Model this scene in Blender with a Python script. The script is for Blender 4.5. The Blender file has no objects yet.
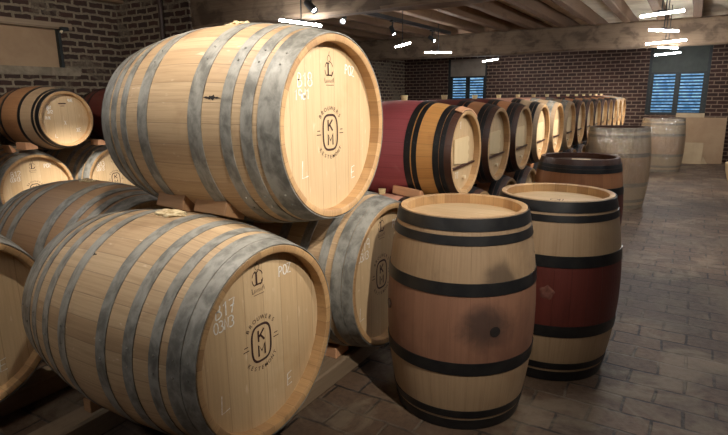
import bpy, bmesh, math, random
from mathutils import Vector, Matrix, noise
C = bpy.context.scene.collection
sc = bpy.context.scene
PI = math.pi
R_ = random.Random(7)

# ---------------------------------------------------------------- camera, world, lights, exposure
cam_d = bpy.data.cameras.new('camera'); cam = bpy.data.objects.new('camera', cam_d); C.objects.link(cam)
cam_d.sensor_width = 36.0; cam_d.lens = 529.977 / 728 * 36; cam_d.clip_start = .02
Rv, Uv, Fv = Vector((.8536, .5209, -.0092)), Vector((-.1085, .1950, .9748)), Vector((-.5095, .8311, -.2230))
cam.matrix_world = Matrix(((Rv.x, Uv.x, -Fv.x, 0), (Rv.y, Uv.y, -Fv.y, 0), (Rv.z, Uv.z, -Fv.z, 1.4275), (0, 0, 0, 1)))
sc.camera = cam
w = bpy.data.worlds.new('world'); sc.world = w; w.use_nodes = True
w.node_tree.nodes['Background'].inputs[0].default_value = (.25, .45, .8, 1)
w.node_tree.nodes['Background'].inputs[1].default_value = .15
sc.view_settings.view_transform = 'Standard'; sc.view_settings.look = 'None'
sc.view_settings.gamma = 1.0; sc.view_settings.use_curve_mapping = False
sc.view_settings.exposure = 0.0
TUBE = 200.0          # radiance of the white tube pendants
LAMP = (1.0, .93, .83)

# ---------------------------------------------------------------- colour and material helpers
def lin(c):
    return tuple(((v/255)/12.92 if v/255 <= .04045 else ((v/255+.055)/1.055)**2.4) for v in c) + (1.0,)

class NT:
    def __init__(s, name):
        s.m = bpy.data.materials.new(name); s.m.use_nodes = True
        s.t = s.m.node_tree; s.b = s.t.nodes['Principled BSDF']
    def n(s, typ, **kw):
        o = s.t.nodes.new(typ)
        for k, v in kw.items(): setattr(o, k, v)
        return o
    def l(s, a, b): s.t.links.new(a, b)
    def val(s, sock, x):
        if hasattr(x, 'is_output'): s.l(x, sock)
        else: sock.default_value = x
    def math(s, op, a, b=0.0, clamp=False):
        o = s.n('ShaderNodeMath', operation=op, use_clamp=clamp); s.val(o.inputs[0], a); s.val(o.inputs[1], b); return o.outputs[0]
    def comb(s, x, y, z):
        o = s.n('ShaderNodeCombineXYZ'); s.val(o.inputs[0], x); s.val(o.inputs[1], y); s.val(o.inputs[2], z); return o.outputs[0]
    def noise(s, vec, scale, detail=3, rough=.55, dist=0):
        o = s.n('ShaderNodeTexNoise'); s.l(vec, o.inputs['Vector']); o.inputs['Scale'].default_value = scale
        o.inputs['Detail'].default_value = detail; o.inputs['Roughness'].default_value = rough; o.inputs['Distortion'].default_value = dist
        return o.outputs[0]
    def mix(s, f, a, b, typ='MIX'):
        o = s.n('ShaderNodeMix', data_type='RGBA', blend_type=typ)
        s.val(o.inputs[0], f); s.val(o.inputs[6], a); s.val(o.inputs[7], b); return o.outputs[2]
    def ramp(s, f, lo, hi):
        o = s.n('ShaderNodeMapRange', interpolation_type='SMOOTHSTEP'); s.val(o.inputs[0], f)
        o.inputs[1].default_value = lo; o.inputs[2].default_value = hi; return o.outputs[0]
    def bump(s, h, strength=.3, dist=.01):
        o = s.n('ShaderNodeBump'); o.inputs['Strength'].default_value = strength; o.inputs['Distance'].default_value = dist
        s.l(h, o.inputs['Height']); s.l(o.outputs[0], s.b.inputs['Normal'])
    def uv(s):
        o = s.n('ShaderNodeUVMap'); p = s.n('ShaderNodeSeparateXYZ'); s.l(o.outputs[0], p.inputs[0]); return p.outputs[0], p.outputs[1]
    def obj(s):
        return s.n('ShaderNodeTexCoord').outputs['Object']
    def rnd(s):
        return s.math('MULTIPLY', s.n('ShaderNodeObjectInfo').outputs['Random'], 37.0)

def wood(name, base, alt, joint=(70, 48, 30), stain=(110, 78, 50), stain_amt=.45, stain_lo=.55, rough=.6, width=.075, vary=.6,
         grain=.25, fleck=0.0, spot=None, jamt=.4):
    """oak boards or staves: uv.x counts boards across the grain, uv.y runs along it in metres"""
    t = NT(name); sx, sy = t.uv(); r = t.rnd()
    idx = t.math('FLOOR', sx); fr = t.math('FRACT', sx)
    wn = t.n('ShaderNodeTexWhiteNoise', noise_dimensions='2D'); t.l(t.comb(idx, r, 0.0), wn.inputs['Vector'])
    x = t.math('MULTIPLY', sx, width)
    g = t.noise(t.comb(t.math('MULTIPLY', x, 110), t.math('MULTIPLY', sy, 3.0), t.math('ADD', t.math('MULTIPLY', idx, 3.7), r)), 1.0, 4, .6, .6)
    f2 = t.noise(t.comb(t.math('MULTIPLY', x, 45), t.math('MULTIPLY', sy, 14.0), t.math('ADD', t.math('MULTIPLY', idx, 1.7), r)), 1.0, 2, .5, .3)
    big = t.noise(t.comb(t.math('MULTIPLY', x, 4.5), t.math('MULTIPLY', sy, 3.2), r), 1.0, 4, .6, .4)
    col = t.mix(t.math('MULTIPLY', wn.outputs[0], vary), lin(base), lin(alt))
    dark = t.mix(1.0, col, (.62, .56, .50, 1), 'MULTIPLY')
    col = t.mix(t.math('MULTIPLY', t.ramp(g, .35, .75), grain*1.6), col, dark)
    if fleck: col = t.mix(t.math('MULTIPLY', t.ramp(f2, .66, .78), fleck), col, (.95, .82, .6, 1))
    col = t.mix(t.math('MULTIPLY', t.ramp(big, stain_lo, stain_lo+.22), stain_amt), col, lin(stain))
    if spot:                                       # a wine stain of its own shape round a point of the surface
        px, py, rad, sc_ = spot
        dx = t.math('MULTIPLY', t.math('SUBTRACT', sx, px), width); dy = t.math('SUBTRACT', sy, py)
        dd = t.math('SQRT', t.math('ADD', t.math('MULTIPLY', dx, dx), t.math('MULTIPLY', dy, dy)))
        nz = t.noise(t.comb(t.math('MULTIPLY', x, 9), t.math('MULTIPLY', sy, 9), r), 1.0, 5, .65, .8)
        v = t.math('SUBTRACT', t.math('DIVIDE', dd, rad), t.math('MULTIPLY', nz, 1.1))
        col = t.mix(t.math('MULTIPLY', t.math('SUBTRACT', 1.0, t.ramp(v, -.25, .55)), .8), col, lin(sc_))
    edge = t.math('MINIMUM', fr, t.math('SUBTRACT', 1.0, fr))
    j = t.math('SUBTRACT', 1.0, t.ramp(edge, .0, .028))
    col = t.mix(t.math('MULTIPLY', j, jamt), col, lin(joint))
    t.l(col, t.b.inputs['Base Color']); t.b.inputs['Roughness'].default_value = rough
    t.bump(t.math('SUBTRACT', t.math('MULTIPLY', g, .35), j), .35, .004)
    return t.m

def flat_noise(name, c1, c2, scale=8, rough=.7, metal=0.0, bump=.2, lo=.35, hi=.7, dist=.004, stretch=(1, 1, 1), detail=4):
    t = NT(name); o = t.obj(); mp = t.n('ShaderNodeMapping'); mp.inputs['Scale'].default_value = stretch; t.l(o, mp.inputs[0])
    n = t.noise(mp.outputs[0], scale, detail, .62, .3)
    t.l(t.mix(t.ramp(n, lo, hi), lin(c1), lin(c2)), t.b.inputs['Base Color'])
    t.b.inputs['Roughness'].default_value = rough; t.b.inputs['Metallic'].default_value = metal
    if bump: t.bump(n, bump, dist)
    return t.m

def emit(name, col, strength):
    t = NT(name); t.b.inputs['Base Color'].default_value = (.8, .8, .8, 1)
    t.b.inputs['Emission Color'].default_value = col; t.b.inputs['Emission Strength'].default_value = strength
    return t.m

def brick(name, c1, c2, mortar, bw=.21, bh=.085, ms=.014, patch=(128, 112, 92), patch_amt=.0, wob=.012, grime=.55):
    t = NT(name); u, v = t.uv(); base = t.comb(u, v, 0.0)
    n1 = t.n('ShaderNodeTexNoise'); t.l(base, n1.inputs['Vector']); n1.inputs['Scale'].default_value = 9; n1.inputs['Detail'].default_value = 3
    off = t.n('ShaderNodeVectorMath', operation='SCALE'); t.l(n1.outputs['Color'], off.inputs[0]); off.inputs['Scale'].default_value = wob*2
    ad = t.n('ShaderNodeVectorMath', operation='ADD'); t.l(base, ad.inputs[0]); t.l(off.outputs[0], ad.inputs[1])
    b = t.n('ShaderNodeTexBrick'); t.l(ad.outputs[0], b.inputs['Vector'])
    b.offset = .5; b.squash = 1.0
    b.inputs['Color1'].default_value = lin(c1); b.inputs['Color2'].default_value = lin(c2); b.inputs['Mortar'].default_value = lin(mortar)
    b.inputs['Scale'].default_value = 1.0; b.inputs['Mortar Size'].default_value = ms; b.inputs['Mortar Smooth'].default_value = .25
    b.inputs['Bias'].default_value = -.1; b.inputs['Brick Width'].default_value = bw; b.inputs['Row Height'].default_value = bh
    fine = t.noise(base, 38, 5, .65); big = t.noise(base, 1.3, 5, .62, .4)
    col = t.mix(t.math('MULTIPLY', t.ramp(fine, .4, .75), .45), b.outputs['Color'], (.018, .014, .011, 1))
    col = t.mix(t.math('MULTIPLY', t.ramp(big, .5, .72), grime), col, lin((52, 43, 36)))
    h = t.math('SUBTRACT', t.math('MULTIPLY', fine, .5), b.outputs['Fac'])
    if patch_amt:
        pn = t.noise(t.comb(t.math('ADD', u, 4.3), v, 3.1), 1.7, 5, .6, .5)
        pf = t.math('MULTIPLY', t.ramp(pn, .54, .62), patch_amt)
        col = t.mix(pf, col, t.mix(t.ramp(fine, .3, .7), lin(patch), lin(tuple(int(k*.72) for k in patch))))
    t.l(col, t.b.inputs['Base Color']); t.b.inputs['Roughness'].default_value = .9
    t.bump(h, .8, .012)
    return t.m

# ---------------------------------------------------------------- object helpers
def link(name, me, parent=None):
    o = bpy.data.objects.new(name, me); C.objects.link(o)
    if parent: o.parent = parent
    return o
def bm_mesh(bm, name, mats, smooth=None):
    me = bpy.data.meshes.new(name); bmesh.ops.recalc_face_normals(bm, faces=bm.faces) if smooth != 'keep' else None
    bm.to_mesh(me); bm.free()
    for m in (mats if isinstance(mats, (list, tuple)) else [mats]): me.materials.append(m)
    if smooth is True: me.shade_smooth()
    elif isinstance(smooth, float):
        me.shade_smooth()
        try: me.set_sharp_from_angle(angle=smooth)
        except Exception: pass
    return me
def obj(name, bm, mats, parent=None, smooth=None):
    return link(name, bm_mesh(bm, name, mats, smooth), parent)
def tag(o, label, cat, group=None, kind=None):
    if label: o['label'] = label
    if cat: o['category'] = cat
    if group: o['group'] = group
    if kind: o['kind'] = kind
    return o
def thing(name, label, cat, loc=(0, 0, 0), rz=0.0, group=None):
    o = bpy.data.objects.new(name, None); C.objects.link(o); o.empty_display_size = .05
    o.location = loc; o.rotation_euler = (0, 0, rz); return tag(o, label, cat, group)
def struct(name, bm, mats, smooth=None):
    o = obj(name, bm, mats, None, smooth); o['kind'] = 'structure'; return o

def add_box(bm, x0, x1, y0, y1, z0, z1, mi=0, bevel=0.0, uvm=None):
    """box; uvm(face normal axis, co) gives the uv of a corner"""
    vs = [bm.verts.new((x, y, z)) for x in (x0, x1) for y in (y0, y1) for z in (z0, z1)]
    fs = []
    for q in ((0, 1, 3, 2), (4, 6, 7, 5), (0, 4, 5, 1), (2, 3, 7, 6), (0, 2, 6, 4), (1, 5, 7, 3)):
        f = bm.faces.new([vs[i] for i in q]); f.material_index = mi; fs.append(f)
    if bevel:
        es = list({e for f in fs for e in f.edges})
        bmesh.ops.bevel(bm, geom=es, offset=bevel, segments=2, affect='EDGES')
    return vs
def box_uv(bm, scale=1.0, along='x', width=.1):
    """planar uv in metres on every face; along = axis of the wood grain, uv.x counts boards of the given width"""
    uvl = bm.loops.layers.uv.verify(); bm.normal_update()
    for f in bm.faces:
        n = f.normal; ax = max(range(3), key=lambda i: abs(n[i]))
        for lp in f.loops:
            c = lp.vert.co; rest = [i for i in range(3) if i != ax]
            g = 'xyz'.index(along)
            if g in rest: a, b = [i for i in rest if i != g][0], g
            else: a, b = rest
            lp[uvl].uv = (c[a]/width+.37, c[b]*scale)
def wall_uv(bm, axis):
    uvl = bm.loops.layers.uv.verify(); bm.normal_update()
    for f in bm.faces:
        n = f.normal
        for lp in f.loops:
            c = lp.vert.co
            if abs(n.z) > .7: lp[uvl].uv = (c.x, c.y)
            elif abs(n.x) > .7: lp[uvl].uv = (c.y, c.z)
            else: lp[uvl].uv = (c.x, c.z)
def add_tube(bm, p0, p1, r0, r1=None, seg=12, mi=0, caps=True):
    p0, p1 = Vector(p0), Vector(p1); r1 = r0 if r1 is None else r1
    d = (p1-p0).normalized(); a = d.orthogonal().normalized(); b = d.cross(a)
    A = [bm.verts.new(p0+r0*(math.cos(2*PI*i/seg)*a+math.sin(2*PI*i/seg)*b)) for i in range(seg)]
    B = [bm.verts.new(p1+r1*(math.cos(2*PI*i/seg)*a+math.sin(2*PI*i/seg)*b)) for i in range(seg)]
    for i in range(seg):
        f = bm.faces.new((A[i], A[(i+1) % seg], B[(i+1) % seg], B[i])); f.material_index = mi
    if caps:
        f = bm.faces.new(A); f.material_index = mi; f = bm.faces.new(B[::-1]); f.material_index = mi
def add_prism(bm, poly, y0, y1, mi=0, axis='x'):
    """extrude a polygon given in the other two axes along the axis"""
    def P(u, v, t): return {'x': (t, u, v), 'y': (u, t, v), 'z': (u, v, t)}[axis]
    A = [bm.verts.new(P(u, v, y0)) for u, v in poly]; B = [bm.verts.new(P(u, v, y1)) for u, v in poly]
    n = len(poly)
    for i in range(n):
        f = bm.faces.new((A[i], A[(i+1) % n], B[(i+1) % n], B[i])); f.material_index = mi
    bm.faces.new(A).material_index = mi; bm.faces.new(B[::-1]).material_index = mi

# ---------------------------------------------------------------- materials
M = {}
M['oak'] = wood('oak_staves', (200, 171, 134), (172, 139, 102), stain=(136, 98, 64), stain_amt=.55, stain_lo=.52, fleck=.4, grain=.32)
M['oak_head'] = wood('oak_head', (208, 180, 140), (194, 162, 120), joint=(130, 94, 58), stain=(176, 134, 84), stain_amt=.35, width=.1, vary=.8, grain=.2, fleck=.25)
M['oak_end'] = wood('oak_stave_ends', (196, 158, 110), (150, 110, 72), stain=(96, 66, 44), stain_amt=.55, width=.075)
M['oak_grey'] = wood('weathered_oak', (170, 134, 98), (144, 110, 78), stain=(84, 60, 42), stain_amt=.5)
M['oak_pale'] = wood('pale_oak', (168, 141, 110), (150, 124, 94), stain=(136, 106, 78), stain_amt=.45, jamt=.2, vary=.5)
M['oak_brown'] = wood('brown_oak', (170, 122, 82), (140, 96, 62), stain=(96, 62, 40), stain_amt=.5)
M['oak_honey'] = wood('honey_oak', (206, 150, 84), (184, 122, 62), stain=(150, 90, 48), stain_amt=.4)
M['oak_red'] = wood('wine_red_staves', (168, 84, 88), (146, 66, 72), stain=(196, 136, 130), stain_amt=.45, stain_lo=.58, joint=(60, 22, 24), rough=.5)
M['oak_maroon'] = wood('maroon_staves', (98, 44, 36), (82, 34, 30), stain=(60, 26, 22), stain_amt=.5, joint=(44, 18, 16), rough=.5)
M['oak_pink'] = wood('pink_staves', (212, 160, 136), (196, 142, 120), stain=(172, 110, 92), stain_amt=.4)
M['oak_wine'] = wood('wine_washed_staves', (136, 98, 76), (118, 80, 62), stain=(96, 62, 50), stain_amt=.6, stain_lo=.48, jamt=.15, vary=.5, spot=(15.9, .02, .13, (50, 38, 34)))
M['oak_drip'] = wood('sooty_oak', (156, 130, 100), (138, 114, 88), stain=(106, 84, 64), stain_amt=.6, stain_lo=.5, jamt=.15, vary=.5, spot=(16.6, .22, .10, (74, 60, 48)))
M['oak_dark'] = wood('dark_stained_oak', (74, 44, 30), (58, 34, 24), stain=(38, 24, 18), stain_amt=.6, joint=(30, 18, 12), rough=.45)
M['oak_rust'] = wood('rust_stained_oak', (176, 120, 78), (154, 100, 64), stain=(98, 58, 38), stain_amt=.5)
M['zinc'] = flat_noise('galvanised_steel', (158, 154, 144), (106, 103, 95), 12, .55, .08, .25, .35, .68, .004, (1.6, 1, 1), 7)
M['black_steel'] = flat_noise('black_steel', (26, 26, 28), (40, 39, 38), 12, .42, .2, .1)
M['grey_steel'] = flat_noise('dull_grey_steel', (98, 92, 84), (66, 62, 58), 14, .45, .4, .1)
M['silicone'] = flat_noise('cream_silicone', (232, 212, 160), (214, 190, 138), 20, .55, 0, 0)
M['cloth'] = flat_noise('waxy_cloth', (226, 208, 168), (180, 152, 108), 40, .8, 0, .5)
M['hole'] = flat_noise('bung_hole_dark', (16, 11, 9), (30, 20, 15), 20, .8, 0, 0)
M['residue'] = flat_noise('dried_residue', (112, 70, 56), (92, 50, 42), 30, .8, 0, .3)
M['ink'] = flat_noise('branding_ink', (52, 30, 24), (74, 46, 34), 60, .8, 0, 0)
M['chalk'] = flat_noise('white_chalk', (242, 240, 232), (214, 206, 190), 90, .95, 0, 0)
M['card'] = wood('pale_card', (222, 196, 152), (212, 186, 142), joint=(200, 172, 130), stain_amt=.1, grain=.12, width=.2)
M['wedge'] = wood('wedge_wood', (164, 126, 90), (146, 108, 74), stain=(120, 80, 50), stain_amt=.4, width=.2, vary=.4)
M['wedge_pink'] = wood('reddish_wedge_wood', (214, 162, 122), (200, 146, 108), stain=(160, 100, 70), stain_amt=.3, width=.2, vary=.4)
M['rail'] = wood('rail_timber', (150, 130, 106), (126, 106, 84), stain=(92, 74, 58), stain_amt=.5, width=.16)
M['beam'] = wood('old_beam_timber', (138, 116, 94), (120, 100, 80), stain=(70, 56, 44), stain_amt=.7, stain_lo=.45, rough=.9, width=.25, vary=.3, grain=.4, joint=(80, 66, 52))
M['joist'] = wood('joist_timber', (126, 98, 74), (104, 78, 58), stain=(74, 54, 40), stain_amt=.6, rough=.85, width=.3, vary=.5, joint=(90, 70, 52))
M['plaster'] = flat_noise('ceiling_plaster', (226, 214, 190), (196, 180, 154), 2.2, .9, 0, .1)
M['brick_left'] = brick('old_brick', (70, 45, 35), (52, 36, 30), (132, 118, 98), .21, .084, .016, patch=(120, 106, 88), patch_amt=.75, wob=.02, grime=.4)
M['brick_back'] = brick('dark_brick', (64, 38, 31), (48, 30, 26), (124, 104, 87), .20, .080, .011, patch_amt=.0, wob=.006, grime=.3)
M['concrete'] = flat_noise('sill_concrete', (146, 132, 112), (112, 100, 84), 6, .9, 0, .3)
M['board'] = flat_noise('fibre_board', (162, 134, 104), (150, 122, 94), 3, .8, 0, 0)
M['board_pale'] = flat_noise('pale_board', (182, 160, 128), (166, 144, 114), 3, .8, 0, 0)
M['grey_board'] = flat_noise('grey_board', (150, 138, 126), (132, 120, 108), 4, .8, 0, 0)
M['green_board'] = flat_noise('dark_green_board', (58, 62, 56), (46, 50, 46), 4, .7, 0, 0)
M['frame_dark'] = flat_noise('dark_frame_paint', (34, 40, 40), (24, 28, 28), 10, .6, 0, 0)
M['louvre'] = flat_noise('daylight_tinted_slats', (58, 92, 120), (38, 64, 88), 22, .6, 0, .2)  # the daylight's blue on the slats is put into their colour
M['black'] = flat_noise('black_enamel', (20, 20, 21), (30, 30, 30), 10, .45, 0, 0)
M['pipe'] = flat_noise('brown_pipe', (66, 48, 38), (50, 36, 30), 10, .6, .2, 0)
M['tube'] = emit('tube_light', (.96, .98, 1.0, 1), TUBE)
M['lens'] = emit('spot_lens', (.93, .97, 1.0, 1), 40)
M['paper'] = flat_noise('paper_sheet', (232, 214, 182), (214, 196, 164), 12, .8, 0, 0)
def pane_mat():
    t = NT('daylight_pane'); n = t.noise(t.obj(), 9, 5, .7, .6)
    col = t.mix(t.ramp(n, .35, .7), (.08, .25, .48, 1), (.42, .72, 1.0, 1))
    t.l(col, t.b.inputs['Emission Color']); t.b.inputs['Emission Strength'].default_value = .85
    t.l(col, t.b.inputs['Base Color']); t.b.inputs['Roughness'].default_value = .4
    return t.m
M['pane'] = pane_mat()
def film_mat():
    t = NT('stretch_film'); o = t.n('ShaderNodeMapping'); t.l(t.obj(), o.inputs[0]); o.inputs['Scale'].default_value = (7, 7, 1.2)
    n = t.noise(o.outputs[0], 3.0, 5, .65, 1.0)
    for l in list(t.t.links):
        if l.to_node.type == 'OUTPUT_MATERIAL': t.t.links.remove(l)
    tr = t.n('ShaderNodeBsdfTransparent'); tr.inputs[0].default_value = (.95, .95, .95, 1)
    gl = t.n('ShaderNodeBsdfGlossy'); gl.inputs['Roughness'].default_value = .16; gl.inputs[0].default_value = (.95, .88, .76, 1)
    df = t.n('ShaderNodeBsdfDiffuse'); df.inputs[0].default_value = (.72, .60, .45, 1)
    bp = t.n('ShaderNodeBump'); bp.inputs['Strength'].default_value = .8; bp.inputs['Distance'].default_value = .05; t.l(n, bp.inputs['Height'])
    t.l(bp.outputs[0], gl.inputs['Normal'])
    m1 = t.n('ShaderNodeMixShader'); m1.inputs[0].default_value = .3; t.l(tr.outputs[0], m1.inputs[1]); t.l(df.outputs[0], m1.inputs[2])
    m2 = t.n('ShaderNodeMixShader'); m2.inputs[0].default_value = .38; t.l(m1.outputs[0], m2.inputs[1]); t.l(gl.outputs[0], m2.inputs[2])
    t.l(m2.outputs[0], t.t.nodes['Material Output'].inputs[0])
    return t.m
M['film'] = film_mat()
def floor_mat():
    t = NT('brick_paving'); u, v = t.uv(); base = t.comb(u, v, 0.0)
    n1 = t.n('ShaderNodeTexNoise'); t.l(base, n1.inputs['Vector']); n1.inputs['Scale'].default_value = 6; n1.inputs['Detail'].default_value = 4
    off = t.n('ShaderNodeVectorMath', operation='SCALE'); t.l(n1.outputs['Color'], off.inputs[0]); off.inputs['Scale'].default_value = .03
    ad = t.n('ShaderNodeVectorMath', operation='ADD'); t.l(base, ad.inputs[0]); t.l(off.outputs[0], ad.inputs[1])
    b = t.n('ShaderNodeTexBrick'); t.l(ad.outputs[0], b.inputs['Vector']); b.offset = .5
    b.inputs['Color1'].default_value = lin((112, 88, 68)); b.inputs['Color2'].default_value = lin((88, 69, 54)); b.inputs['Mortar'].default_value = lin((126, 112, 96))
    b.inputs['Scale'].default_value = 1.0; b.inputs['Mortar Size'].default_value = .008; b.inputs['Mortar Smooth'].default_value = .4
    b.inputs['Brick Width'].default_value = .25; b.inputs['Row Height'].default_value = .155
    fine = t.noise(base, 30, 6, .7); big = t.noise(base, 2.6, 5, .65, .8); big2 = t.noise(t.comb(u, v, 4.0), 1.1, 4, .6, .3)
    gap = t.noise(t.comb(u, v, 9.0), 3.0, 3, .6)
    col = t.mix(t.math('MULTIPLY', b.outputs['Fac'], t.ramp(gap, .3, .52)), b.outputs['Color'], lin((44, 36, 31)))
    col = t.mix(t.math('MULTIPLY', t.ramp(fine, .42, .75), .5), col, lin((54, 45, 39)))
    col = t.mix(t.math('MULTIPLY', t.ramp(big, .47, .62), .7), col, lin((132, 116, 96)))
    col = t.mix(t.math('MULTIPLY', t.ramp(big2, .46, .62), .6), col, lin((66, 53, 45)))
    t.l(col, t.b.inputs['Base Color'])
    t.l(t.math('ADD', t.math('MULTIPLY', fine, .4), .42), t.b.inputs['Roughness'])
    t.bump(t.math('SUBTRACT', t.math('ADD', t.math('MULTIPLY', fine, .45), t.math('MULTIPLY', big, .5)), t.math('MULTIPLY', b.outputs['Fac'], .8)), .7, .012)
    return t.m
M['floor'] = floor_mat()

# ---------------------------------------------------------------- the room: floor, walls, ceiling, beams
XL, XR, YB, YF, ZC = -6.86, 3.6, 13.4, -2.6, 2.86
bm = bmesh.new(); add_box(bm, XL-.3, XR+.3, YF-.3, YB+.4, -.12, 0); wall_uv(bm, 0); struct('floor', bm, M['floor'])
bm = bmesh.new(); add_box(bm, XL-.3, XR+.3, YF-.3, YB+.4, ZC, ZC+.12); struct('ceiling', bm, M['plaster'])
# left wall with an opening for the boarded window
def wall_pieces(rects, mk):
    bm = bmesh.new()
    for r in rects: mk(bm, r)
    wall_uv(bm, 0); return bm
wl0, wl1, wz0, wz1 = 2.55, 3.985, 1.815, 2.275
bm = wall_pieces([(YF-.3, wl0, 0, ZC), (wl1, YB+.3, 0, ZC), (wl0, wl1, 0, wz0), (wl0, wl1, wz1, ZC)],
                 lambda b, r: add_box(b, XL-.3, XL, r[0], r[1], r[2], r[3]))
struct('wall_left', bm, M['brick_left'])
# back wall with two window openings
W2 = (-5.60, -4.55, 1.0, 2.33); W3 = (-.93, .20, .98, 2.39)
bm = wall_pieces([(XL, W2[0], 0, ZC), (W2[1], W3[0], 0, ZC), (W3[1], XR+.3, 0, ZC), (W2[0], W2[1], 0, W2[2]), (W2[0], W2[1], W2[3], ZC),
                  (W3[0], W3[1], 0, W3[2]), (W3[0], W3[1], W3[3], ZC)], lambda b, r: add_box(b, r[0], r[1], YB, YB+.3, r[2], r[3]))
struct('wall_back', bm, M['brick_back'])
bm = bmesh.new(); add_box(bm, XL, -5.42, 4.78, 5.20, 0, ZC); wall_uv(bm, 0)
o = struct('brick_pier', bm, M['brick_left']); o['label'] = 'rough brick pier on the left wall carrying the near beam, with mortar patches'
bm = wall_pieces([0], lambda b, r: add_box(b, XR, XR+.3, YF, YB, 0, ZC)); struct('wall_right', bm, M['brick_back'])
bm = wall_pieces([0], lambda b, r: add_box(b, XL, XR, YF-.3, YF, 0, ZC)); struct('wall_rear', bm, M['brick_back'])

def timber(x0, x1, y0, y1, z0, z1, along, amp, seed, nseg=40):
    """old hand-hewn timber: many segments, edges rounded, faces wavy"""
    bm = bmesh.new(); L0, L1 = (x0, x1) if along == 'x' else (y0, y1)
    a0, a1 = (y0, y1) if along == 'x' else (x0, x1)
    prof = []; nn = 3; bev = min(a1-a0, z1-z0)*.09
    pts = [(a0+bev, z0), ((a0+a1)/2, z0), (a1-bev, z0), (a1, z0+bev), (a1, (z0+z1)/2), (a1, z1-bev), (a1-bev, z1), ((a0+a1)/2, z1), (a0+bev, z1), (a0, z1-bev), (a0, (z0+z1)/2), (a0, z0+bev)]
    rings = []
    for i in range(nseg+1):
        t = L0+(L1-L0)*i/nseg; ring = []
        for k, (a, z) in enumerate(pts):
            q = Vector((t*1.3+seed*7, a*3+seed, z*3)); d = noise.noise(q)*amp; e = noise.noise(q+Vector((9, 3, 5)))*amp
            zz = z+(e if z < z1-.05 else 0)
            ring.append(bm.verts.new((t, a+d, zz) if along == 'x' else (a+d, t, zz)))
        rings.append(ring)
    n = len(pts)
    for i in range(nseg):
        for k in range(n): bm.faces.new((rings[i][k], rings[i][(k+1) % n], rings[i+1][(k+1) % n], rings[i+1][k]))
    bm.faces.new(rings[0]); bm.faces.new(rings[-1][::-1])
    bmesh.ops.recalc_face_normals(bm, faces=bm.faces)
    box_uv(bm, 1.0, along, .25 if along == 'x' else .3); return bm
def beam(name, label, *a):
    o = struct(name, timber(*a), M['beam'], .6); o['label'] = label; return o
beam('beam', 'heavy rough timber beam across the near ceiling, crossing above the large barrel', -5.46, XR, 4.80, 5.12, 2.265, 2.68, 'x', .035, 1)
beam('beam', 'heavy plastered timber beam across the ceiling in front of the back wall', XL, XR, 10.95, 11.30, 2.225, 2.68, 'x', .03, 2)
beam('beam', 'heavy timber beam across the ceiling behind the viewpoint', XL, XR, -1.0, -.68, 2.265, 2.68, 'x', .03, 3)
k = 0; x = XL+.12
joist0 = None
while x < XR:
    o = struct('joist', timber(x-.065, x+.065, YF, YB, 2.665, ZC, 'y', .012, 11+k, 30), M['joist'], .6)
    o['label'] = 'wooden ceiling joist running lengthwise over the beams'; o['group'] = 'ceiling joists'
    x += .57 + R_.uniform(-.04, .04); k += 1

# ---- boarded window on the left wall, its lintel, sill and the pipe beside it
bm = bmesh.new(); add_box(bm, XL-.12, XL-.07, wl0, wl1-.03, wz0, wz1)
o = struct('window_1', bm, M['board']); o['label'] = 'window in the left wall closed with a plain tan board'
bm = bmesh.new(); add_box(bm, XL-.2, XL-.01, wl1-.035, wl1, wz0, wz1); obj('window_frame', bm, M['frame_dark'], o)
bm = timber(XL-.2, XL+.05, wl0-.2, wl1+.12, wz1, wz1+.075, 'y', .008, 21, 20); o = struct('lintel', bm, M['rail'], .6)
o['label'] = 'wooden lintel over the boarded window'
bm = bmesh.new(); add_box(bm, XL-.1, XL+.025, wl0-.2, wl1+.18, wz0-.10, wz0, 0, .008); o = struct('windowsill', bm, M['concrete']); o['label'] = 'rough concrete sill under the boarded window'
bm = bmesh.new(); add_tube(bm, (-5.89, 4.735, 0), (-5.89, 4.735, 2.66), .030, seg=14)
tag(obj('wall_pipe', bm, M['pipe'], None, .6), 'dark brown vertical pipe on the brick pier behind the large top barrel', 'pipe')
t = thing('wall_bracket', 'small black bracket with a bright tip at the right end of the boarded window lintel', 'bracket', (XL+.05, 3.99, 2.27))
bm = bmesh.new(); add_box(bm, -.05, .04, -.05, .05, -.012, .03, 0, .006); obj('mount', bm, M['black'], t)
bm = bmesh.new(); add_tube(bm, (.02, -.03, -.012), (.02, -.05, -.04), .012, .016); obj('tip', bm, M['paper'], t, .6)

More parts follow.
